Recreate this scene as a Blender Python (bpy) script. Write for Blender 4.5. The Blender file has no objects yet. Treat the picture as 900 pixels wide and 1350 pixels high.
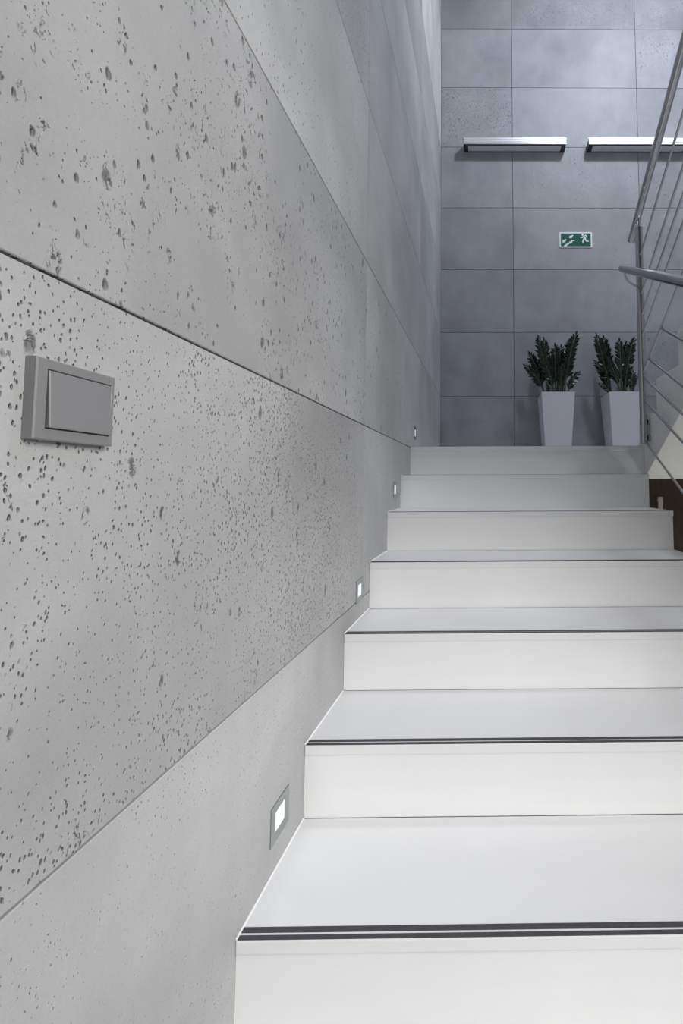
import bpy, bmesh, math, random
from mathutils import Vector, Matrix
random.seed(7)
C = bpy.context.scene.collection
ZO = 1.444                      # eye height above the lower floor; coordinates below are relative to the eye
# ---------------------------------------------------------------- measures (metres)
WX = -0.4385                    # face of the left wall
T, RI = 0.2656, 0.1663          # tread depth, riser height
YA, ZA = 0.7763, -0.7811        # nose of the lowest fully visible step
YB = 3.8473                     # face of the back wall
ZS = 0.2128                     # panel seam at landing level
XS = 0.2415                     # vertical seam of the back wall
YS = 1.4963                     # vertical seam of the left wall
XR = 0.803                      # right end of the lower flight
XU, XE = 0.880, 2.15            # side face of the upper flight, right wall
YG, ZG = YA + 6*T, ZA + 6*RI    # landing nose

# ---------------------------------------------------------------- materials
def mat(name, col, rough=.5, metal=0, spec=.5):
    m = bpy.data.materials.new(name); m.use_nodes = True
    b = m.node_tree.nodes['Principled BSDF']
    b.inputs['Base Color'].default_value = (*col, 1)
    b.inputs['Roughness'].default_value = rough
    b.inputs['Metallic'].default_value = metal
    b.inputs['Specular IOR Level'].default_value = spec
    return m, m.node_tree, b

class G:                        # tiny node-graph helper
    def __init__(s, nt): s.nt = nt; s.n = nt.nodes; s.l = nt.links
    def put(s, sock, v):
        if isinstance(v, bpy.types.NodeSocket): s.l.new(v, sock)
        elif v is not None: sock.default_value = v
    def new(s, kind, **kw):
        nd = s.n.new(kind)
        for k, v in kw.items(): setattr(nd, k, v)
        return nd
    def math(s, op, a, b=None, clamp=False):
        nd = s.new('ShaderNodeMath', operation=op, use_clamp=clamp); s.put(nd.inputs[0], a); s.put(nd.inputs[1], b); return nd.outputs[0]
    def rng(s, v, a, b, c, d, kind='SMOOTHSTEP'):
        nd = s.new('ShaderNodeMapRange', interpolation_type=kind)
        for i, x in enumerate((v, a, b, c, d)): s.put(nd.inputs[i], x)
        return nd.outputs[0]
    def noise(s, vec, scale, detail=4, rough=.5, dist=0):
        nd = s.new('ShaderNodeTexNoise'); s.put(nd.inputs['Vector'], vec)
        nd.inputs['Scale'].default_value = scale; nd.inputs['Detail'].default_value = detail
        nd.inputs['Roughness'].default_value = rough; nd.inputs['Distortion'].default_value = dist
        return nd.outputs['Fac'], nd.outputs['Color']
    def voro(s, vec, scale):
        nd = s.new('ShaderNodeTexVoronoi'); s.put(nd.inputs['Vector'], vec); nd.inputs['Scale'].default_value = scale
        return nd.outputs['Distance'], nd.outputs['Color']
    def mapping(s, vec, sc, rot=(0,0,0)):
        nd = s.new('ShaderNodeMapping'); s.put(nd.inputs['Vector'], vec)
        nd.inputs['Scale'].default_value = sc; nd.inputs['Rotation'].default_value = rot; return nd.outputs[0]
    def vadd(s, a, b, k=1.0):
        sc = s.new('ShaderNodeVectorMath', operation='SCALE'); s.put(sc.inputs[0], b); sc.inputs['Scale'].default_value = k
        ad = s.new('ShaderNodeVectorMath', operation='ADD'); s.put(ad.inputs[0], a); s.put(ad.inputs[1], sc.outputs[0]); return ad.outputs[0]

def concrete(name, col, pit=1.0, along='Y', rot=.35):
    """light architectural concrete: clouding, trowel streaks, air holes of three sizes, tone per slab"""
    m, nt, b = mat(name, col, .62, 0, .35)
    g = G(nt)
    co = g.new('ShaderNodeTexCoord').outputs['Object']
    tone = g.new('ShaderNodeAttribute', attribute_name='tone').outputs['Fac']
    pits_at = g.new('ShaderNodeAttribute', attribute_name='pits').outputs['Fac']
    seedv = g.new('ShaderNodeAttribute', attribute_name='shift').outputs['Vector']
    co = g.vadd(co, seedv, 1.0)
    r3 = (rot, 0, 0) if along == 'Y' else (0, rot, 0)
    wob = g.noise(co, 60, 2)[1]
    cw = g.vadd(co, wob, .006)
    st = (1, 1.5, .7) if along == 'Y' else (1.5, 1, .7)
    cs = g.mapping(cw, st, r3)
    big, _ = g.noise(co, 1.6, 3, .5)
    mid, _ = g.noise(co, 4.5, 4, .55, .4)
    area = g.rng(mid, .34, .60, .55, 1.08)          # where the holes cluster
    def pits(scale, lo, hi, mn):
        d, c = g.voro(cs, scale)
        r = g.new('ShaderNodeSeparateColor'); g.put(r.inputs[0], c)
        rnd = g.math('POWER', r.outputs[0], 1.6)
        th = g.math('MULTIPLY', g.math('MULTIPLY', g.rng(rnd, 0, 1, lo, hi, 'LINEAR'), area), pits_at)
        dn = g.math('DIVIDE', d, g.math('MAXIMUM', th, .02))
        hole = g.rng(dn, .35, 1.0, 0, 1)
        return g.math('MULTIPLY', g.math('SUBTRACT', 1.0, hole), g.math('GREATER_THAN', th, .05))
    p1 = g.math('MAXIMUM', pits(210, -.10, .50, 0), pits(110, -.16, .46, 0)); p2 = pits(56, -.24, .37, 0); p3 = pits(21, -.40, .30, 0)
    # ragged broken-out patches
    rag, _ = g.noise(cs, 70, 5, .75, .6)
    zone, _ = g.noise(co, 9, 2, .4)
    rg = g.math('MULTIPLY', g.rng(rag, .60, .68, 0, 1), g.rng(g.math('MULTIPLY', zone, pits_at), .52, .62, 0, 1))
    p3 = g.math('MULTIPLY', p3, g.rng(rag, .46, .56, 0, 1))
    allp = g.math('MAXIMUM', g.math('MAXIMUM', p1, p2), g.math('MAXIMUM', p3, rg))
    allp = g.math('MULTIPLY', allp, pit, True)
    fine, _ = g.noise(co, 260, 3, .6)
    stv = g.mapping(co, (1, .9, .18) if along == 'Y' else (.9, 1, .18))
    streak, _ = g.noise(stv, 7, 5, .6)
    v = g.math('MULTIPLY', g.rng(big, .3, .7, .80, 1.14, 'LINEAR'), g.rng(mid, .3, .7, .90, 1.07, 'LINEAR'))
    v = g.math('MULTIPLY', v, g.rng(streak, .3, .7, .95, 1.05, 'LINEAR'))
    v = g.math('MULTIPLY', v, g.rng(fine, .3, .7, .965, 1.03, 'LINEAR'))
    v = g.math('MULTIPLY', v, g.math('ADD', tone, 1.0))
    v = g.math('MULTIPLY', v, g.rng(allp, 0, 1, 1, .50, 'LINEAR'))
    hs = g.new('ShaderNodeVectorMath', operation='SCALE'); hs.inputs[0].default_value = col; g.put(hs.inputs['Scale'], v)
    g.l.new(hs.outputs[0], b.inputs['Base Color'])
    bp = g.new('ShaderNodeBump'); bp.inputs['Strength'].default_value = .9; bp.inputs['Distance'].default_value = .0055
    h = g.math('ADD', g.math('MULTIPLY', allp, -1), g.math('MULTIPLY', fine, .10))
    h = g.math('ADD', h, g.math('MULTIPLY', mid, .25))
    g.put(bp.inputs['Height'], h); g.l.new(bp.outputs[0], b.inputs['Normal'])
    g.put(b.inputs['Roughness'], g.rng(big, .3, .7, .48, .66, 'LINEAR'))
    return m

def stone(name, col, rough):
    m, nt, b = mat(name, col, rough, 0, .5)
    g = G(nt); co = g.new('ShaderNodeTexCoord').outputs['Object']
    a, _ = g.noise(co, 3, 4, .6); c, _ = g.noise(co, 420, 2, .5)
    stv = g.mapping(co, (.5, 4, 6)); s, _ = g.noise(stv, 5, 4, .6)
    v = g.math('MULTIPLY', g.rng(a, .3, .7, .975, 1.015, 'LINEAR'), g.rng(s, .3, .7, .985, 1.012, 'LINEAR'))
    hs = g.new('ShaderNodeVectorMath', operation='SCALE'); hs.inputs[0].default_value = col; g.put(hs.inputs['Scale'], v)
    g.l.new(hs.outputs[0], b.inputs['Base Color'])
    bp = g.new('ShaderNodeBump'); bp.inputs['Strength'].default_value = .25; bp.inputs['Distance'].default_value = .0004
    g.put(bp.inputs['Height'], c); g.l.new(bp.outputs[0], b.inputs['Normal'])
    g.put(b.inputs['Roughness'], g.rng(s, .3, .7, rough-.05, rough+.08, 'LINEAR'))
    return m

def brushed(name, col, rough, sc=(300, 6, 300), aniso=0):
    m, nt, b = mat(name, col, rough, 1-aniso)
    g = G(nt); co = g.new('ShaderNodeTexCoord').outputs['Object']
    a, _ = g.noise(g.mapping(co, sc), 1, 3, .6)
    g.put(b.inputs['Roughness'], g.rng(a, .3, .7, rough-.05, rough+.07, 'LINEAR'))
    bp = g.new('ShaderNodeBump'); bp.inputs['Strength'].default_value = .08; bp.inputs['Distance'].default_value = .0003
    g.put(bp.inputs['Height'], a); g.l.new(bp.outputs[0], b.inputs['Normal'])
    return m

def plain(name, col, rough=.5, metal=0, var=.04, scale=12, bump=0, bscale=200):
    m, nt, b = mat(name, col, rough, metal)
    g = G(nt); co = g.new('ShaderNodeTexCoord').outputs['Object']
    a, _ = g.noise(co, scale, 4, .6)
    hs = g.new('ShaderNodeVectorMath', operation='SCALE'); hs.inputs[0].default_value = col
    g.put(hs.inputs['Scale'], g.rng(a, .3, .7, 1-var, 1+var, 'LINEAR')); g.l.new(hs.outputs[0], b.inputs['Base Color'])
    if bump:
        c, _ = g.noise(co, bscale, 3, .6)
        bp = g.new('ShaderNodeBump'); bp.inputs['Strength'].default_value = .5; bp.inputs['Distance'].default_value = bump
        g.put(bp.inputs['Height'], c); g.l.new(bp.outputs[0], b.inputs['Normal'])
    return m

def wood(name, col):
    m, nt, b = mat(name, col, .45)
    g = G(nt); co = g.new('ShaderNodeTexCoord').outputs['Object']
    a, _ = g.noise(g.mapping(co, (14, 14, 1.2)), 3, 6, .65, .8)
    hs = g.new('ShaderNodeVectorMath', operation='SCALE'); hs.inputs[0].default_value = col
    g.put(hs.inputs['Scale'], g.rng(a, .3, .7, .75, 1.25, 'LINEAR')); g.l.new(hs.outputs[0], b.inputs['Base Color'])
    return m

def glow(name, col, st):
    m, nt, b = mat(name, (.8, .85, .85), .3)
    b.inputs['Emission Color'].default_value = (*col, 1); b.inputs['Emission Strength'].default_value = st
    return m

M = dict(
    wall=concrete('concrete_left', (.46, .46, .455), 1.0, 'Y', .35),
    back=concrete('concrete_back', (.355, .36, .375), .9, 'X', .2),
    joint=plain('dark_joint', (.035, .035, .038), .9),
    white=stone('white_stone', (.80, .80, .80), .34),
    riser=stone('white_stone_riser', (.83, .83, .825), .36),
    strip=plain('dark_rubber', (.055, .053, .06), .6, 0, .15, 60, .0005, 600),
    seal=plain('white_sealant', (.85, .85, .84), .4),
    plaster=plain('white_plaster', (.72, .72, .71), .8, 0, .02, 5, .0006, 90),
    steel=brushed('stainless_steel', (.47, .47, .475), .11),
    plate=brushed('brushed_switch_metal', (.33, .325, .33), .50, (4, 4, 420), .55),
    frame=brushed('grey_light_frame', (.42, .44, .44), .42, (200, 8, 200)),
    lens=glow('lit_frosted_glass', (.86, 1, .97), .40),
    alu=brushed('brushed_aluminium', (.93, .93, .95), .38, (5, 300, 300)),
    darkalu=plain('dark_grey_metal', (.06, .062, .07), .45, .3),
    diff=plain('glossy_diffuser', (.88, .89, .93), .35, .25),
    pot=plain('white_planter', (.70, .70, .73), .42, 0, .015),
    soil=plain('soil', (.02, .016, .012), .95, 0, .4, 60, .01, 90),
    leaf=plain('glossy_dark_green_leaf', (.006, .017, .007), .25, 0, .35, 20),
    stem=plain('green_stalk', (.055, .085, .045), .5, 0, .2, 30),
    green=plain('sign_green', (.004, .10, .058), .75, 0, .05, 40),
    signw=plain('sign_white', (.78, .88, .86), .4, 0, .02),
    brown=wood('dark_brown_wood', (.052, .033, .026)),
    floor=stone('grey_floor_stone', (.60, .60, .60), .35),
    handle=plain('pale_handle_metal', (.62, .56, .54), .4, .3),
)

# ---------------------------------------------------------------- mesh helpers (all in eye-relative coordinates)
def box(bm, x0, x1, y0, y1, z0, z1, bev=0):
    vs = [bm.verts.new((x, y, z)) for x in (x0, x1) for y in (y0, y1) for z in (z0, z1)]
    f = [bm.faces.new([vs[i] for i in q]) for q in ((0,1,3,2),(4,6,7,5),(0,4,5,1),(2,3,7,6),(0,2,6,4),(1,5,7,3))]
    if bev:
        ed = list({e for q in f for e in q.edges})
        bmesh.ops.bevel(bm, geom=ed, offset=bev, segments=2, affect='EDGES', profile=.6)
def prism(bm, pts, axis, a, b):
    """polygon pts extruded along axis 'x' (pts are y,z) or 'y' (pts are x,z) or 'z' (pts are x,y)"""
    def P(u, v, w): return {'x': (w, u, v), 'y': (u, w, v), 'z': (u, v, w)}[axis]
    A = [bm.verts.new(P(u, v, a)) for u, v in pts]; B = [bm.verts.new(P(u, v, b)) for u, v in pts]
    bm.faces.new(A); bm.faces.new(list(reversed(B)))
    n = len(pts)
    for i in range(n): bm.faces.new((A[i], B[i], B[(i+1) % n], A[(i+1) % n]))
def tube(bm, path, r, seg=20, cap=True, r2=None):
    path = [Vector(p) for p in path]; rings = []
    up = None
    for i, p in enumerate(path):
        d = (path[min(i+1, len(path)-1)] - path[max(i-1, 0)]).normalized()
        if up is None:
            up = Vector((1, 0, 0)) if abs(d.x) < .9 else Vector((0, 0, 1))
        s = d.cross(up).normalized(); up = s.cross(d).normalized()
        rr = r if r2 is None else r + (r2-r)*i/(len(path)-1)
        rings.append([bm.verts.new(p + (s*math.cos(2*math.pi*k/seg) + up*math.sin(2*math.pi*k/seg))*rr) for k in range(seg)])
    for a, b in zip(rings, rings[1:]):
        for k in range(seg):
            f = bm.faces.new((a[k], a[(k+1) % seg], b[(k+1) % seg], b[k])); f.smooth = True
    if cap:
        for ring in (rings[0], rings[-1]):
            c = bm.verts.new(sum((v.co for v in ring), Vector())/seg)
            dd = ring
            # flat cap with its own vertices so that the rim stays crisp
            cv = [bm.verts.new(v.co) for v in dd]
            bm.verts.remove(c); bm.faces.new(cv)
def disc(bm, c, ax, r, th, seg=28):
    c = Vector(c); a = Vector(ax).normalized()
    tube(bm, [c, c + a*th], r, seg)

def link(name, bm, m, parent=None, smooth=False):
    bmesh.ops.recalc_face_normals(bm, faces=bm.faces)
    me = bpy.data.meshes.new(name)
    off = Vector((0, 0, ZO))
    if parent is not None:
        p = parent; base = Vector()
        while p is not None: base += p.location; p = p.parent
        off -= base
    bmesh.ops.translate(bm, verts=bm.verts, vec=off)
    bm.to_mesh(me); bm.free()
    if smooth:
        for p in me.polygons: p.use_smooth = True
    me.materials.append(m)
    o = bpy.data.objects.new(name, me); C.objects.link(o)
    if parent is not None: o.parent = parent
    return o
def part(name, m, parent, fn, label=None):
    bm = bmesh.new(); fn(bm); o = link(name, bm, m, parent)
    if label: o['label'] = label
    return o
def thing(name, label, cat, loc, group=None):
    o = bpy.data.objects.new(name, None); o.empty_display_size = .05; C.objects.link(o)
    o.location = (loc[0], loc[1], loc[2] + ZO); o['label'] = label; o['category'] = cat
    if group: o['group'] = group
    return o
def struct(name, m, fn, label):
    bm = bmesh.new(); fn(bm); o = link(name, bm, m); o['kind'] = 'structure'; o['label'] = label; return o
def copy_tree(o, parent=None):
    c = o.copy(); C.objects.link(c); c.parent = parent
    for ch in o.children: copy_tree(ch, c)
    return c

# ---------------------------------------------------------------- panelled concrete walls
GAP = .0016
def panels(name, m, plane, us, zs, tones, label, pitval, back):
    """us/zs: seam coordinates; plane 'left' (face at WX, u = y) or 'back' (face at YB, u = x)"""
    me_v, me_f, tone, pit, sh = [], [], [], [], []
    rnd = random.Random(11)
    D, CH = .014, .0012
    def P(u, z, d): return (WX - d, u, z + ZO) if plane == 'left' else (u, YB + d, z + ZO)
    for j in range(len(zs)-1):
        for i in range(len(us)-1):
            u0, u1, z0, z1 = us[i]+GAP, us[i+1]-GAP, zs[j]+GAP, zs[j+1]-GAP
            b = len(me_v)
            for ins, d in ((0, D), (0, CH), (CH, 0)):
                for (u, z) in ((u0+ins, z0+ins), (u1-ins, z0+ins), (u1-ins, z1-ins), (u0+ins, z1-ins)): me_v.append(P(u, z, d))
            for k in range(4):
                k2 = (k+1) % 4
                me_f.append((b+k, b+k2, b+4+k2, b+4+k)); me_f.append((b+4+k, b+4+k2, b+8+k2, b+8+k))
            me_f.append((b+8, b+9, b+10, b+11))
            t = tones.get((i, j), rnd.uniform(-.05, .05)); pv = pitval.get((i, j), rnd.choice((.25, .5, .8, 1.0)))
            s = (rnd.uniform(0, 40), rnd.uniform(0, 40), rnd.uniform(0, 40))
            tone += [t]*12; pit += [pv]*12; sh += [s]*12
    # backing slab
    b = len(me_v); nb = 8
    u0, u1, z0, z1 = us[0], us[-1], zs[0], zs[-1]
    for d in (.0135, .2):
        for (u, z) in ((u0, z0), (u1, z0), (u1, z1), (u0, z1)): me_v.append(P(u, z, d))
    bf = [(b,b+1,b+2,b+3),(b+4,b+7,b+6,b+5)] + [(b+k, b+4+k, b+4+(k+1) % 4, b+(k+1) % 4) for k in range(4)]
    nf = len(me_f); me_f += bf; tone += [0]*8; pit += [0]*8; sh += [(0,0,0)]*8
    me = bpy.data.meshes.new(name); me.from_pydata(me_v, [], me_f)
    me.materials.append(m); me.materials.append(M['joint'])
    for k in range(nf, len(me_f)): me.polygons[k].material_index = 1
    a = me.attributes.new('tone', 'FLOAT', 'POINT'); a.data.foreach_set('value', tone)
    a = me.attributes.new('pits', 'FLOAT', 'POINT'); a.data.foreach_set('value', pit)
    a = me.attributes.new('shift', 'FLOAT_VECTOR', 'POINT'); a.data.foreach_set('vector', [c for s in sh for c in s])
    bm = bmesh.new(); bm.from_mesh(me); bmesh.ops.recalc_face_normals(bm, faces=bm.faces); bm.to_mesh(me); bm.free()
    o = bpy.data.objects.new(name, me); C.objects.link(o); o['kind'] = 'structure'; o['label'] = label
    return o
zs = [-ZO] + [ZS + .6*k for k in range(-2, 9)]          # rows shared by both walls
usl = [-2.6, YS-3.6, YS-2.4, YS-1.2, YS, YS+1.2, YB]
usb = [WX, XS, XS+1.2, XE+.05]
# left wall: columns 0.. ; column 3 is the slab before the seam in view, rows: 0 floor, 1.. ; row 2 = ZS-.6..ZS
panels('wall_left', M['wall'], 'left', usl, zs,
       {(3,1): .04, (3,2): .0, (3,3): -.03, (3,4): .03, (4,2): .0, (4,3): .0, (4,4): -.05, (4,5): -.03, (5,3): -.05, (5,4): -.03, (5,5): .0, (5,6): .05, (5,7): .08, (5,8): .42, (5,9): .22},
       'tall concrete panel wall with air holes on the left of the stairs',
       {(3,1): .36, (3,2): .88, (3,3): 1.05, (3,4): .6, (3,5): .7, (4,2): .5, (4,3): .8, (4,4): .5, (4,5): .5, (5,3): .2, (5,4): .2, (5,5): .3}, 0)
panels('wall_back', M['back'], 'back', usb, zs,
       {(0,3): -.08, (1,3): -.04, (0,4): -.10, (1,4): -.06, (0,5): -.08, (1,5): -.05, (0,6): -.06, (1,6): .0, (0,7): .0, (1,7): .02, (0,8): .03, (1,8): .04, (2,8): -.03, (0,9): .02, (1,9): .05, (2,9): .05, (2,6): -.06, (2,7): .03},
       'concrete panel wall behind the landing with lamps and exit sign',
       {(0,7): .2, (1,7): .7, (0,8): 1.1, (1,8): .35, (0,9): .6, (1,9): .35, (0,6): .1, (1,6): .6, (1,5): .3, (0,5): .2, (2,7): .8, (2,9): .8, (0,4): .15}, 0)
ZC = zs[-1]
struct('wall_right', M['plaster'], lambda bm: box(bm, XE+.05, XE+.25, -2.6, YB+.2, -ZO, ZC), 'white plaster wall to the right of the stairwell')
struct('ceiling', M['plaster'], lambda bm: box(bm, WX-.2, XE+.25, -2.6, YB+.2, ZC, ZC+.2), 'white ceiling above the stairwell')
struct('floor', M['floor'], lambda bm: box(bm, WX, XE+.05, -2.6, YB, -ZO-.15, -ZO), 'pale stone floor at the foot of the stairs')

# ---------------------------------------------------------------- lower flight
TH = .024
low = thing('staircase', 'lower white stone staircase flight climbing along the grey concrete wall to the landing', 'stairs', (.18, YA-3*T, -ZO))
K0 = -4
def body(bm):
    pts = [(YA+K0*T+.02, -ZO)]
    for k in range(K0, 6):
        y = YA+k*T+.02; z = ZA+k*RI-TH
        pts += [(y, z), (y+T, z)]
    pts += [(YG+.02, -ZO)]
    prism(bm, pts, 'x', WX+.001, XR-.006)
part('stair_body', M['plaster'], low, body, 'pale plastered solid side and core of the flight')
words = {0: 'lowest tread fully in view', 6: 'landing edge'}
for k in range(K0, 6):
    y, z = YA+k*T, ZA+k*RI
    def tread(bm, y=y, z=z): box(bm, WX+.0005, XR, y, y+T+.003, z-TH, z, .003)
    t = part('tread', M['white'], low, tread)
    for a, b in ((.0015, .0088), (.0128, .0225)):
        def strip(bm, y=y, z=z, a=a, b=b): box(bm, WX+.002, XR-.004, y+a, y+b, z-.002, z+.0009, .0003)
        part('anti_slip_strip', M['strip'], t, strip, 'dark rubber strip along the tread edge')
    def bead(bm, y=y, z=z): prism(bm, [(WX+.0004, z+.0003), (WX+.0035, z+.0003), (WX+.0004, z+.0035)], 'y', y+.001, y+T)
    part('sealant_bead', M['seal'], t, bead, 'thin white sealant line against the wall')
    def rise(bm, y=y, z=z): box(bm, WX+.0005, XR-.002, y+.0035, y+.02, z-RI, z-TH)
    part('riser', M['riser'], low, rise)
    def rbead(bm, y=y, z=z): prism(bm, [(WX, y+.0035), (WX+.002, y+.0035), (WX, y+.0010)], 'z', z-RI, z-TH)
def last_riser(bm): box(bm, WX+.0005, XU-.001, YG+.0035, YG+.02, ZG-RI, ZG-TH)
part('riser', M['riser'], low, last_riser)

# ---------------------------------------------------------------- landing
struct('floor_landing', M['plaster'], lambda bm: box(bm, WX+.0005, XE+.0495, YG+.02, YB-.0005, .030, ZG-TH), 'landing slab at the top of the lower flight')
def ltop(bm):
    box(bm, WX+.0005, XU-.001, YG, YG+.3, ZG-TH, ZG, .0022)
lt = part('landing_tread', M['white'], low, ltop, 'landing edge slab with a light front edge')
struct('floor_landing_top', M['white'], lambda bm: (box(bm, WX+.0005, XU-.001, YG+.3005, YB-.0005, ZG-TH, ZG), box(bm, XU-.0005, XE+.0485, YG+.0765, YB-.0005, ZG-TH, ZG)), 'white stone floor of the landing')
for a, b in ((.0015, .0088), (.0128, .0225)):
    part('anti_slip_strip', M['strip'], lt, lambda bm, a=a, b=b: box(bm, WX+.002, XU-.01, YG+a, YG+b, ZG-.002, ZG+.0009, .0003), 'dark rubber strip along the landing edge')

# ---------------------------------------------------------------- upper flight, rising back towards the viewer on the right
up = thing('staircase', 'upper white staircase flight with sawtooth side rising towards the viewer on the right', 'stairs', (1.5, YG+.076, ZG))
N = 10; Y1 = YG + .076
def ubody(bm):
    pts = []
    zl = lambda y: .076 + .626*(2.305-y)
    yf = 2.305 + (.076-.030)/.626
    pts = [(Y1, ZG-.0005), (Y1, .0305), (yf, .0305)]
    ye = Y1-(N)*T
    pts += [(ye, zl(ye))]
    for i in range(N, 0, -1):
        yy = Y1-(i-1)*T
        pts += [(yy-T, ZG+i*RI-TH), (yy, ZG+i*RI-TH)]
    prism(bm, pts, 'x', XU, XE+.048)
part('stair_body', M['plaster'], up, ubody, 'pale sawtooth side and sloping underside of the flight')
for i in range(1, N+1):
    yy = Y1-(i-1)*T; z = ZG+i*RI
    t = part('tread', M['white'], up, lambda bm, yy=yy, z=z: box(bm, XU, XE+.048, yy-T, yy+.003, z-TH, z, .003))

# ---------------------------------------------------------------- dark wood door under the landing
dr = thing('cupboard_door', 'dark brown wooden cupboard door under the landing at right', 'door', (1.4, 2.44, -ZO))
part('door_panel', M['brown'], dr, lambda bm: (box(bm, XR+.004, 1.24, 2.43, 2.46, -ZO, .029, .001), box(bm, 1.2435, XE+.048, 2.43, 2.46, -ZO, .029, .001)))
part('handle', M['handle'], dr, lambda bm: (box(bm, .962, .988, 2.395, 2.407, -.26, -.073, .003), box(bm, .969, .981, 2.405, 2.431, -.10, -.088), box(bm, .969, .981, 2.405, 2.431, -.25, -.238)), 'pale metal bar handle')
nb = thing('wall_bolt', 'small round steel bolt head on the side of the stairs below the landing', 'bolt', (XR, 2.15, -.016))
part('bolt_head', M['steel'], nb, lambda bm: disc(bm, (XR-.008, 2.16, -.016), (1, 0, 0), .014, .014))

# ---------------------------------------------------------------- railing
XP, YP = .850, 2.288
SL = RI/T
rail = thing('stair_railing', 'stainless steel stair railing with thin rods turning round one post', 'railing', (XP, YP, .22))
def at1(z, y): return z - SL*(YP-y)          # lower flight: falls towards the viewer
def at2(z, y): return z + SL*(YP-y)          # upper flight: rises towards the viewer
Z1 = [.241, .468, .594, .722, .93]
Z2 = [.600, .808, .925, 1.042, 1.262]
YN = .93                                      # next posts, outside the photograph
PT = 1.430
part('post', M['steel'], rail, lambda bm: tube(bm, [(XP, YP, .222), (XP, YP, PT)], .0205, 32))
part('post_cap', M['steel'], rail, lambda bm: disc(bm, (XP, YP, PT), (0, 0, 1), .0215, .004))
hz = lambda y: 1.518 + .645*(YP-y)
for z in (.342, .250):
    part('fixing_plate', M['steel'], rail, lambda bm: disc(bm, (XU-.0124, YP-.002, z), (1, 0, 0), .0195, .012), 'round steel fixing disc on the white stair side')
    part('fixing_pin', M['steel'], rail, lambda bm: disc(bm, (XP+.018, YP-.002, z), (1, 0, 0), .008, XU-XP-.019))
for z in Z1[:3]:
    part('rod', M['steel'], rail, lambda bm, z=z: tube(bm, [(XP, YP-.012, at1(z, YP-.012)), (XP, YN, at1(z, YN))], .006, 12))
for z in Z1[3:]:
    yi = YP - (z-Z2[0])/(2*SL)
    part('rod', M['steel'], rail, lambda bm, z=z, yi=yi: tube(bm, [(XP, yi, at1(z, yi)), (XP, YN, at1(z, YN))], .006, 12))
for z in Z2:
    part('rod', M['steel'], rail, lambda bm, z=z: tube(bm, [(XP, YP-.012, at2(z, YP-.012)), (XP, YN, at2(z, YN))], .006, 12))
# outer posts that carry the far ends of the rods, beyond the right edge
part('post', M['steel'], rail, lambda bm: tube(bm, [(XP, YN, at1(.241, YN)-.12), (XP, YN, 2.28)], .0205, 32))
part('handrail', M['steel'], rail, lambda bm: tube(bm, [(XP, 2.415, hz(2.415)), (XP, .60, hz(.60))], .021, 32), 'thick round handrail rising steeply over the post')
part('handrail_pin', M['steel'], rail, lambda bm: tube(bm, [(XP, YP, PT), (XP, YP, hz(YP)-.012)], .006, 12))
part('handrail_pin', M['steel'], rail, lambda bm: tube(bm, [(XP, YN, 2.27), (XP, YN, hz(YN)-.01)], .006, 12))
XH = .742
h2 = lambda y: 1.187 - .600*(2.255-y)
part('handrail', M['steel'], rail, lambda bm: tube(bm, [(XH, 2.255, h2(2.255)), (XH, .50, h2(.50))], .021, 32), 'thick round handrail of the lower flight crossing in front of the post')
def bracket(bm):
    y0 = 2.215; z0 = h2(y0)
    pts = []
    for i in range(13):
        t = i/12; a = math.pi*.5*t
        pts.append((XH + (XP-.018-XH)*(1-math.cos(a)), y0 + (YP-.006-y0)*t, z0 - .012 - .052*math.sin(a)))
    tube(bm, pts, .005, 10)
part('handrail_bracket', M['steel'], rail, bracket, 'curved thin steel bracket under the handrail')
def bracket2(bm):
    z0 = h2(YN)
    tube(bm, [(XH, YN, z0-.015), (XH+.01, YN, z0-.05), (XH+.03, YN, z0-.062), (XP-.018, YN, z0-.066)], .005, 10)
part('handrail_bracket', M['steel'], rail, bracket2)
for z in (1.0, 1.14): part('fixing_pin', M['steel'], rail, lambda bm: disc(bm, (XP+.018, YN, z), (1, 0, 0), .008, XU-XP-.019))

# ---------------------------------------------------------------- step lights in the left wall
def step_light():
    y, z = .926, -.686
    t = thing('step_light', '', 'light', (WX, y, z))
    def fr(bm):
        h, i, dp = .0375, .0205, .0022
        # square frame ring with a bevelled opening
        o = [(y-h, z-h), (y+h, z-h), (y+h, z+h), (y-h, z+h)]; n = [(y-i, z-i), (y+i, z-i), (y+i, z+i), (y-i, z+i)]
        A = [bm.verts.new((WX-.001, *p)) for p in o]; B = [bm.verts.new((WX+dp, *p)) for p in o]
        Cc = [bm.verts.new((WX+dp, *p)) for p in n]
        Dd = [bm.verts.new((WX-.003+.0035, p[0]*1+(-.0012 if p[0] > y else .0012), p[1]+(-.0012 if p[1] > z else .0012))) for p in n]
        for k in range(4):
            q = (k+1) % 4
            bm.faces.new((A[k], A[q], B[q], B[k])); bm.faces.new((B[k], B[q], Cc[q], Cc[k])); bm.faces.new((Cc[k], Cc[q], Dd[q], Dd[k]))
        bm.faces.new(A)
    part('frame', M['frame'], t, fr)
    part('glass', M['lens'], t, lambda bm: box(bm, WX-.0005, WX+.0010, y-.0195, y+.0195, z-.0195, z+.0195), 'small lit frosted glass square')
    return t
sl = step_light()
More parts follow.
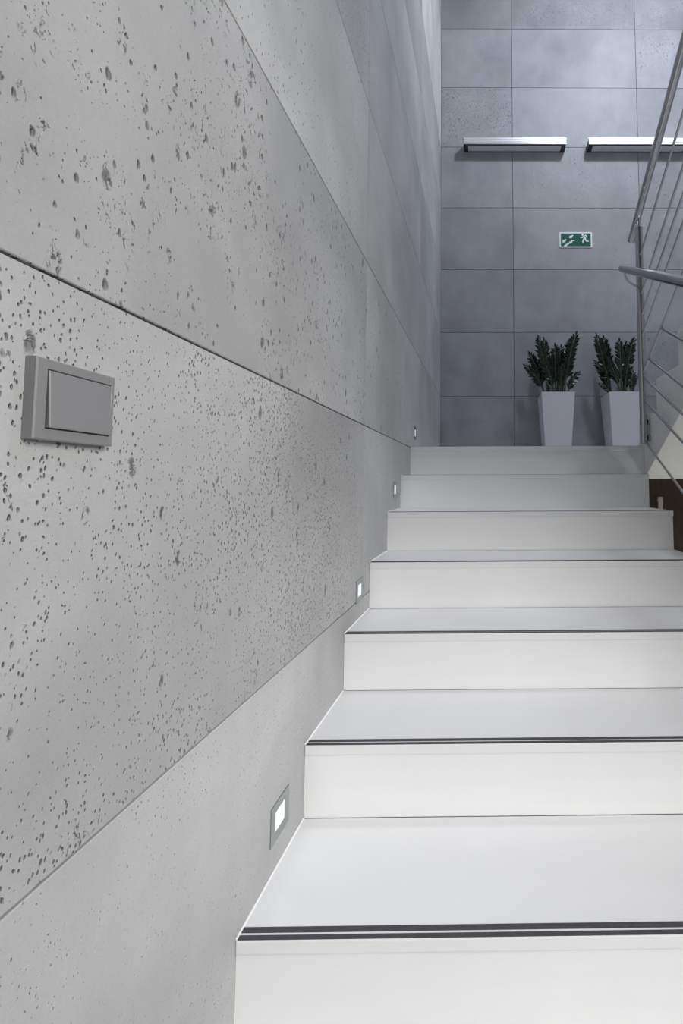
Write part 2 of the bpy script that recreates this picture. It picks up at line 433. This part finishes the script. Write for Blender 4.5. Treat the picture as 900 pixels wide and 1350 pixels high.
for k, lab in enumerate(('largest nearest small square step light low in the concrete wall beside the second tread',
                         'second nearest small lit step light crossing the sloping end of a wall seam',
                         'small lit step light in the shaded wall beside the step below the landing edge',
                         'farthest and narrowest step light in the wall above the landing')):
    o = sl if k == 0 else copy_tree(sl)
    o.location = (WX, .926+2*T*k, -.686+2*RI*k+ZO); o['label'] = lab; o['category'] = 'light'; o['group'] = 'step lights along the left wall'
    ld = bpy.data.lights.new('step_light_lamp', 'AREA'); ld.size = .035; ld.energy = .02; ld.color = (.92, 1, .97)
    lo = bpy.data.objects.new('step_light_lamp', ld); C.objects.link(lo)
    lo.location = (WX+.004, .926+2*T*k, -.686+2*RI*k+ZO); lo.rotation_euler = (0, -math.pi/2, 0)

# ---------------------------------------------------------------- light switch
sw = thing('light_switch', 'square brushed metal light switch on the concrete wall at upper left', 'switch', (WX, .44, .085))
def swf(bm):
    y0, y1, z0, z1, d = .398, .482, .0455, .1245, .0115
    yi0, yi1, zi0, zi1 = .4085, .4775, .0565, .1145
    box(bm, WX, WX+d, y0, y1, z1-(z1-zi1), z1); box(bm, WX, WX+d, y0, y1, z0, zi0)
    box(bm, WX, WX+d, y0, yi0, zi0, zi1); box(bm, WX, WX+d, yi1, y1, zi0, zi1)
    bmesh.ops.remove_doubles(bm, verts=bm.verts, dist=1e-5)
def swf2(bm):
    y0, y1, z0, z1, d, c = .398, .482, .0455, .1245, .0115, .0012
    yi0, yi1, zi0, zi1 = .4085, .4775, .0565, .1145
    def ring(x, a, b, e, f): return [bm.verts.new((x, *p)) for p in ((a, e), (b, e), (b, f), (a, f))]
    R = [ring(WX-.001, y0, y1, z0, z1), ring(WX+d-c, y0, y1, z0, z1), ring(WX+d, y0+c, y1-c, z0+c, z1-c),
         ring(WX+d, yi0-c*.5, yi1+c*.5, zi0-c*.5, zi1+c*.5), ring(WX+d-c*.5, yi0, yi1, zi0, zi1), ring(WX+.003, yi0, yi1, zi0, zi1)]
    for a, b in zip(R, R[1:]):
        for k in range(4): bm.faces.new((a[k], a[(k+1) % 4], b[(k+1) % 4], b[k]))
    bm.faces.new(R[-1]); bm.faces.new(R[0])
part('frame', M['plate'], sw, swf2)
def rocker(bm):
    y0, y1, z0, z1 = .4095, .4765, .0575, .1135
    # wedge: bottom edge stands proud, top edge is pressed in
    xt, xb, c = WX+.0118, WX+.0150, .0008
    vs = {}
    def ring(xa, xb_, ins): return [bm.verts.new(p) for p in ((xb_, y0+ins, z0+ins), (xb_, y1-ins, z0+ins), (xa, y1-ins, z1-ins), (xa, y0+ins, z1-ins))]
    R = [ring(WX+.004, WX+.004, 0), ring(xt-c, xb-c, 0), ring(xt, xb, c)]
    for a, b in zip(R, R[1:]):
        for k in range(4): bm.faces.new((a[k], a[(k+1) % 4], b[(k+1) % 4], b[k]))
    bm.faces.new(R[-1]); bm.faces.new(R[0])
part('rocker', M['plate'], sw, rocker)

# ---------------------------------------------------------------- wall lamps
def wall_lamp():
    x0, x1, yf, z0, z1 = -.218, .735, 3.747, 3.162, 3.228
    t = thing('wall_lamp', 'left one of two long brushed aluminium wall lamps high above the landing', 'lamp', ((x0+x1)/2, YB, z0), 'long aluminium lamps on the back wall')
    def hs(bm):
        prof = [(YB, z1), (yf+.004, z1), (yf, z1-.003)]
        h = z1-z0
        for q in (.36, .68):
            zc = z1-h*q
            prof += [(yf, zc+.0045), (yf+.0055, zc+.0030), (yf+.0055, zc-.0030), (yf, zc-.0045)]
        prof += [(yf, z0+.003), (yf+.002, z0+.001), (yf+.0075, z0+.001), (yf+.0075, z1-.006), (YB, z1-.006)]
        prism(bm, prof, 'x', x0, x1)
    part('housing', M['alu'], t, hs)
    part('lower_frame', M['darkalu'], t, lambda bm: (box(bm, x0+.002, x1-.002, yf+.0077, yf+.022, z0, z0+.005), box(bm, x0+.002, x1-.002, YB-.005, YB-.0002, z0, z0+.005),
         box(bm, x0+.002, x0+.040, yf+.0222, YB-.0052, z0, z0+.005), box(bm, x1-.040, x1-.002, yf+.0222, YB-.0052, z0, z0+.005)), 'dark frame around the underside')
    part('diffuser', M['diff'], t, lambda bm: box(bm, x0+.01, x1-.01, yf+.0078, YB-.0005, z0+.0055, z0+.014), 'frosted pale diffuser, unlit')
    for x in (x0, x1-.003):
        part('end_cap', M['darkalu'], t, lambda bm, x=x: box(bm, x-.0015, x+.0045, yf+.001, YB, z0-.001, z1-.0005), 'dark end cap')
    return t
wl = wall_lamp(); w2 = copy_tree(wl); w2.location.x += 1.168
w2['label'] = 'right one of two long aluminium wall lamps, partly behind the steep handrail'

# ---------------------------------------------------------------- exit sign
sg = thing('exit_sign', 'small green and white emergency exit sign with running figure on the back wall', 'sign', (.831, YB, 2.222))
SX0, SZ1, SU = .677, 2.3735, .308/553
def sp(u, v): return (SX0+(u-157)*SU, SZ1-(v-143)*SU)
def poly(bm, pts, y0, y1): prism(bm, [sp(*p) for p in pts], 'y', y0, y1)
part('sign_border', M['signw'], sg, lambda bm: box(bm, SX0, SX0+.308, YB-.006, YB-.0003, SZ1-.150, SZ1, .001))
part('sign_face', M['green'], sg, lambda bm: poly(bm, [(180, 168), (686, 168), (686, 392), (180, 392)], YB-.0066, YB-.0058))
def man(bm):
    a, b = YB-.0072, YB-.0064
    cx, cy = sp(546, 190)
    prism(bm, [(cx+.0105*math.cos(i*.3927), cy+.0105*math.sin(i*.3927)) for i in range(16)], 'y', a, b)
    poly(bm, [(545, 212), (575, 205), (610, 245), (588, 275), (560, 262), (562, 235)], a, b)         # torso
    poly(bm, [(572, 206), (600, 190), (622, 205), (634, 236), (618, 238), (606, 212), (590, 216)], a-.0001, b)   # rear arm
    poly(bm, [(548, 216), (556, 232), (545, 250), (510, 250), (510, 234), (534, 234)], a-.0002, b)   # front arm
    poly(bm, [(572, 258), (602, 255), (614, 290), (652, 296), (652, 312), (602, 310), (588, 280)], a-.0003, b)   # rear leg
    poly(bm, [(560, 258), (586, 270), (572, 294), (562, 298), (560, 336), (543, 336), (543, 286), (552, 272)], a-.0004, b)  # front leg
part('running_figure', M['signw'], sg, man, 'white running figure')
def arrow(bm, u, v):
    a, b = YB-.0072, YB-.0064
    poly(bm, [(u, v), (u+6, v-52), (u+18, v-38), (u+58, v-58), (u+74, v-46), (u+36, v-16), (u+54, v-2)], a, b)
part('arrow', M['signw'], sg, lambda bm: arrow(bm, 206, 326), 'white arrow pointing down left')
part('arrow', M['signw'], sg, lambda bm: arrow(bm, 322, 252), 'white arrow pointing down left')
def sst(bm):
    a, b = YB-.0072, YB-.0064
    pts = [(232, 372), (262, 372), (262, 350), (292, 350), (292, 330), (322, 330), (322, 308), (352, 308), (352, 284), (412, 284), (412, 302), (374, 302), (374, 326), (344, 326), (344, 348), (314, 348), (314, 368), (284, 368), (284, 390), (232, 390)]
    poly(bm, pts, a, b)
part('stair_symbol', M['signw'], sg, sst, 'white descending stair symbol')

# ---------------------------------------------------------------- potted plants
def leaflet(bm, base, d, side, nrm, L, Wd):
    """one pointed oval leaflet, slightly folded along its midrib"""
    rows = [(0, .10), (.2, .72), (.45, 1.0), (.7, .78), (.88, .38), (1.0, .02)]
    prev = None
    for t, w in rows:
        c = base + d*L*t + nrm*(-.10*L*t*t)
        l = bm.verts.new(c - side*Wd*.5*w + nrm*Wd*.16*w); mth = bm.verts.new(c); r = bm.verts.new(c + side*Wd*.5*w + nrm*Wd*.16*w)
        if prev:
            for a, b2, c2, d2 in ((prev[0], prev[1], mth, l), (prev[1], prev[2], r, mth)):
                f = bm.faces.new((a, b2, c2, d2)); f.smooth = True
        prev = (l, mth, r)
def plant(label, cx, yc, topw, stems, seed):
    rnd = random.Random(seed)
    z0, z1 = ZG+.0005, .780
    h = topw/2; hb = h*.74
    t = thing('potted_plant', label, 'plant', (cx, yc, z0), 'potted plants on the landing')
    def pot(bm):
        lv = [(hb, z0), (h, z1), (h-.010, z1), (h-.012, z1-.035)]
        rings = [[bm.verts.new((cx+sx*r, yc+sy*r, z)) for sx, sy in ((-1,-1),(1,-1),(1,1),(-1,1))] for r, z in lv]
        for a, b in zip(rings, rings[1:]):
            for k in range(4): bm.faces.new((a[k], a[(k+1) % 4], b[(k+1) % 4], b[k]))
        bm.faces.new(rings[0]); bm.faces.new(rings[-1])
        ed = [e for e in bm.edges if (e.verts[0].co.z != e.verts[1].co.z and min(e.verts[0].co.z, e.verts[1].co.z) < z0+.01) or e.verts[0].co.z > z1-.001 and e.verts[1].co.z > z1-.001]
        bmesh.ops.bevel(bm, geom=ed, offset=.0025, segments=2, affect='EDGES')
    part('planter', M['pot'], t, pot, 'tall white tapered square planter')
    part('soil', M['soil'], t, lambda bm: box(bm, cx-h+.012, cx+h-.012, yc-h+.012, yc+h-.012, z1-.034, z1-.020))
    for (bx, by, tx, ty, tz, bend, L) in stems:
        b = Vector((cx+bx, yc+by, z1-.03)); e = Vector((tx, yc+ty, tz))
        ctrl = b.lerp(e, .5) + Vector((-(e.x-b.x)*bend, -(e.y-b.y)*bend, .02))
        pts = [b*(1-s)**2 + ctrl*2*s*(1-s) + e*s*s for s in [i/16 for i in range(17)]]
        st = part('stalk', M['stem'], t, lambda bm: tube(bm, pts, .0078, 10, True, .0025))
        def lf(bm):
            n = int((e-b).length/.019)
            az = rnd.uniform(-.5, .5)
            for i in range(n):
                s = .32 + .66*i/(n-1)
                p = b*(1-s)**2 + ctrl*2*s*(1-s) + e*s*s
                d = ((ctrl-b)*(1-s) + (e-ctrl)*s).normalized()
                sd0 = d.cross(Vector((math.sin(az), -math.cos(az), 0))).normalized()
                nr = sd0.cross(d).normalized()
                for sgn in (-1, 1):
                    a = math.radians(rnd.uniform(30, 56))
                    sd = (sd0*sgn + nr*rnd.uniform(-.25, .55)).normalized()
                    dd = (d*math.cos(a) + sd*math.sin(a)).normalized()
                    ls = dd.cross(nr).normalized()
                    l = L*(.72+.45*math.sin(math.pi*min(1, s*1.02)))*rnd.uniform(.88, 1.1)*(1 if s < .93 else .75)
                    leaflet(bm, p + sd*.003, dd, (ls + nr*rnd.uniform(-.5, .5)).normalized(), nr, l, l*rnd.uniform(.32, .42))
            leaflet(bm, e, d, sd0, nr, L*.7, L*.3)
        part('leaves', M['leaf'], st, lf, 'glossy dark green leaflets in two rows')
    return t
def PX(x, y=3.64): return (x-648.4)/556.9*y + .0087*y       # screen column to x at depth y
def PZ(v, y=3.64): return ((606.9-v)/556.9 + .0579)*y*1.0
def S(bx, by, u, v, ty, bend=.25, L=.058):
    y = 3.64 + ty
    return (bx, by, PX(u, y)+.006, ty, PZ(v, y)+.018, bend, L)
P1 = .5900; P2 = 1.160; YC = 3.650
plant('left potted plant with glossy dark leaves in tall white tapered planter', P1, YC, .282,
      [S(-.10, -.05, 693, 483, -.02, .35, .05), S(-.09, .02, 699, 467, .03, .25), S(-.07, -.04, 711, 446, -.05, .2, .066), S(-.05, .04, 718, 448, .04, .2),
       S(.00, .0, 733, 457, -.02, .1, .06), S(.02, .05, 741, 458, .05, .1), S(-.02, -.08, 721, 482, -.10, .1, .05), S(.07, -.02, 761, 441, -.03, .3, .066),
       S(.06, .04, 755, 447, .06, .3), S(.09, -.04, 764, 493, -.04, .3, .045), S(.03, -.07, 741, 484, -.10, .1, .045)], 3)
plant('right potted plant in white tapered planter, half behind the steel railing post', P2, YC, .282,
      [S(-.09, -.03, 790, 444, -.03, .1, .062), S(-.07, .03, 799, 446, .04, .1, .06), S(-.10, .0, 787, 478, .0, .3, .045), S(.0, -.03, 820, 450, -.04, .1, .06),
       S(.03, .03, 829, 453, .04, .15), S(.03, -.01, 839, 448, .02, .3, .060), S(.07, -.05, 837, 492, -.05, .2, .045), S(.06, .04, 826, 484, .05, .1, .045),
       S(-.02, -.08, 806, 476, -.09, .1, .05), S(-.10, -.07, 793, 508, -.08, .3, .035), S(.09, .05, 842, 497, .04, .2, .04)], 8)

# ---------------------------------------------------------------- light
def area(name, loc, tgt, sx, sy, e, col, spread=180):
    l = bpy.data.lights.new(name, 'AREA'); l.shape = 'RECTANGLE'; l.size = sx; l.size_y = sy; l.energy = e; l.color = col; l.spread = math.radians(spread)
    o = bpy.data.objects.new(name, l); C.objects.link(o); o.location = (loc[0], loc[1], loc[2]+ZO)
    d = Vector(tgt) - Vector(loc); o.rotation_euler = d.to_track_quat('-Z', 'Y').to_euler(); return o
def spot(name, loc, tgt, e, col, ang, blend, rad):
    l = bpy.data.lights.new(name, 'SPOT'); l.energy = e; l.color = col; l.spot_size = math.radians(ang); l.spot_blend = blend; l.shadow_soft_size = rad
    o = bpy.data.objects.new(name, l); C.objects.link(o); o.location = (loc[0], loc[1], loc[2]+ZO)
    o.rotation_euler = (Vector(tgt) - Vector(loc)).to_track_quat('-Z', 'Y').to_euler(); return o
spot('hall_spot', (.70, -1.1, .30), (.1, .72, -.78), 112, (1, .99, .985), 58, 1.0, .16)
area('left_wall_fill', (1.35, -.15, .9), (-.44, .5, .15),   .8, 1.1, 12, (1, .99, .985), 105)  # soft fill light added to brighten the near left wall, not a real window
area('soffit_fill', (1.75, 2.13, -1.2), (1.25, 2.0, .3), .22, .22, 4.2, (1, 1, .95), 120)  # unseen light added low down to lift the upper flight's underside
area('stairwell_lamp', (1.45, 1.95, 4.85), (1.1, 3.2, 2.6), .35, .35, 66, (.82, .87, 1.0))
w = bpy.data.worlds.new('World'); bpy.context.scene.world = w; w.use_nodes = True
w.node_tree.nodes['Background'].inputs[0].default_value = (.92, .95, 1, 1); w.node_tree.nodes['Background'].inputs[1].default_value = .10

# ---------------------------------------------------------------- camera
f, cx, cy, p, yw, ro = 556.94, 648.38, 606.91, .0579, .0087, -.0046
fw = Vector((math.sin(yw)*math.cos(p), math.cos(yw)*math.cos(p), math.sin(p)))
rt = Vector((math.cos(yw), -math.sin(yw), 0)); u_ = rt.cross(fw)
r2 = rt*math.cos(ro) + u_*math.sin(ro); u2 = -rt*math.sin(ro) + u_*math.cos(ro)
cam = bpy.data.cameras.new('camera'); co = bpy.data.objects.new('camera', cam); C.objects.link(co)
mt = Matrix((r2, u2, -fw)).transposed().to_4x4(); mt.translation = Vector((0, 0, ZO)); co.matrix_world = mt
cam.sensor_fit = 'HORIZONTAL'; cam.sensor_width = 36; cam.lens = f/900*36
cam.shift_x = (450-cx)/900; cam.shift_y = (cy-675)/900
cam.clip_start = .01
sc = bpy.context.scene; sc.camera = co
sc.view_settings.view_transform = 'Standard'; sc.view_settings.look = 'None'; sc.view_settings.gamma = 1
sc.view_settings.use_curve_mapping = False; sc.view_settings.exposure = 0.0
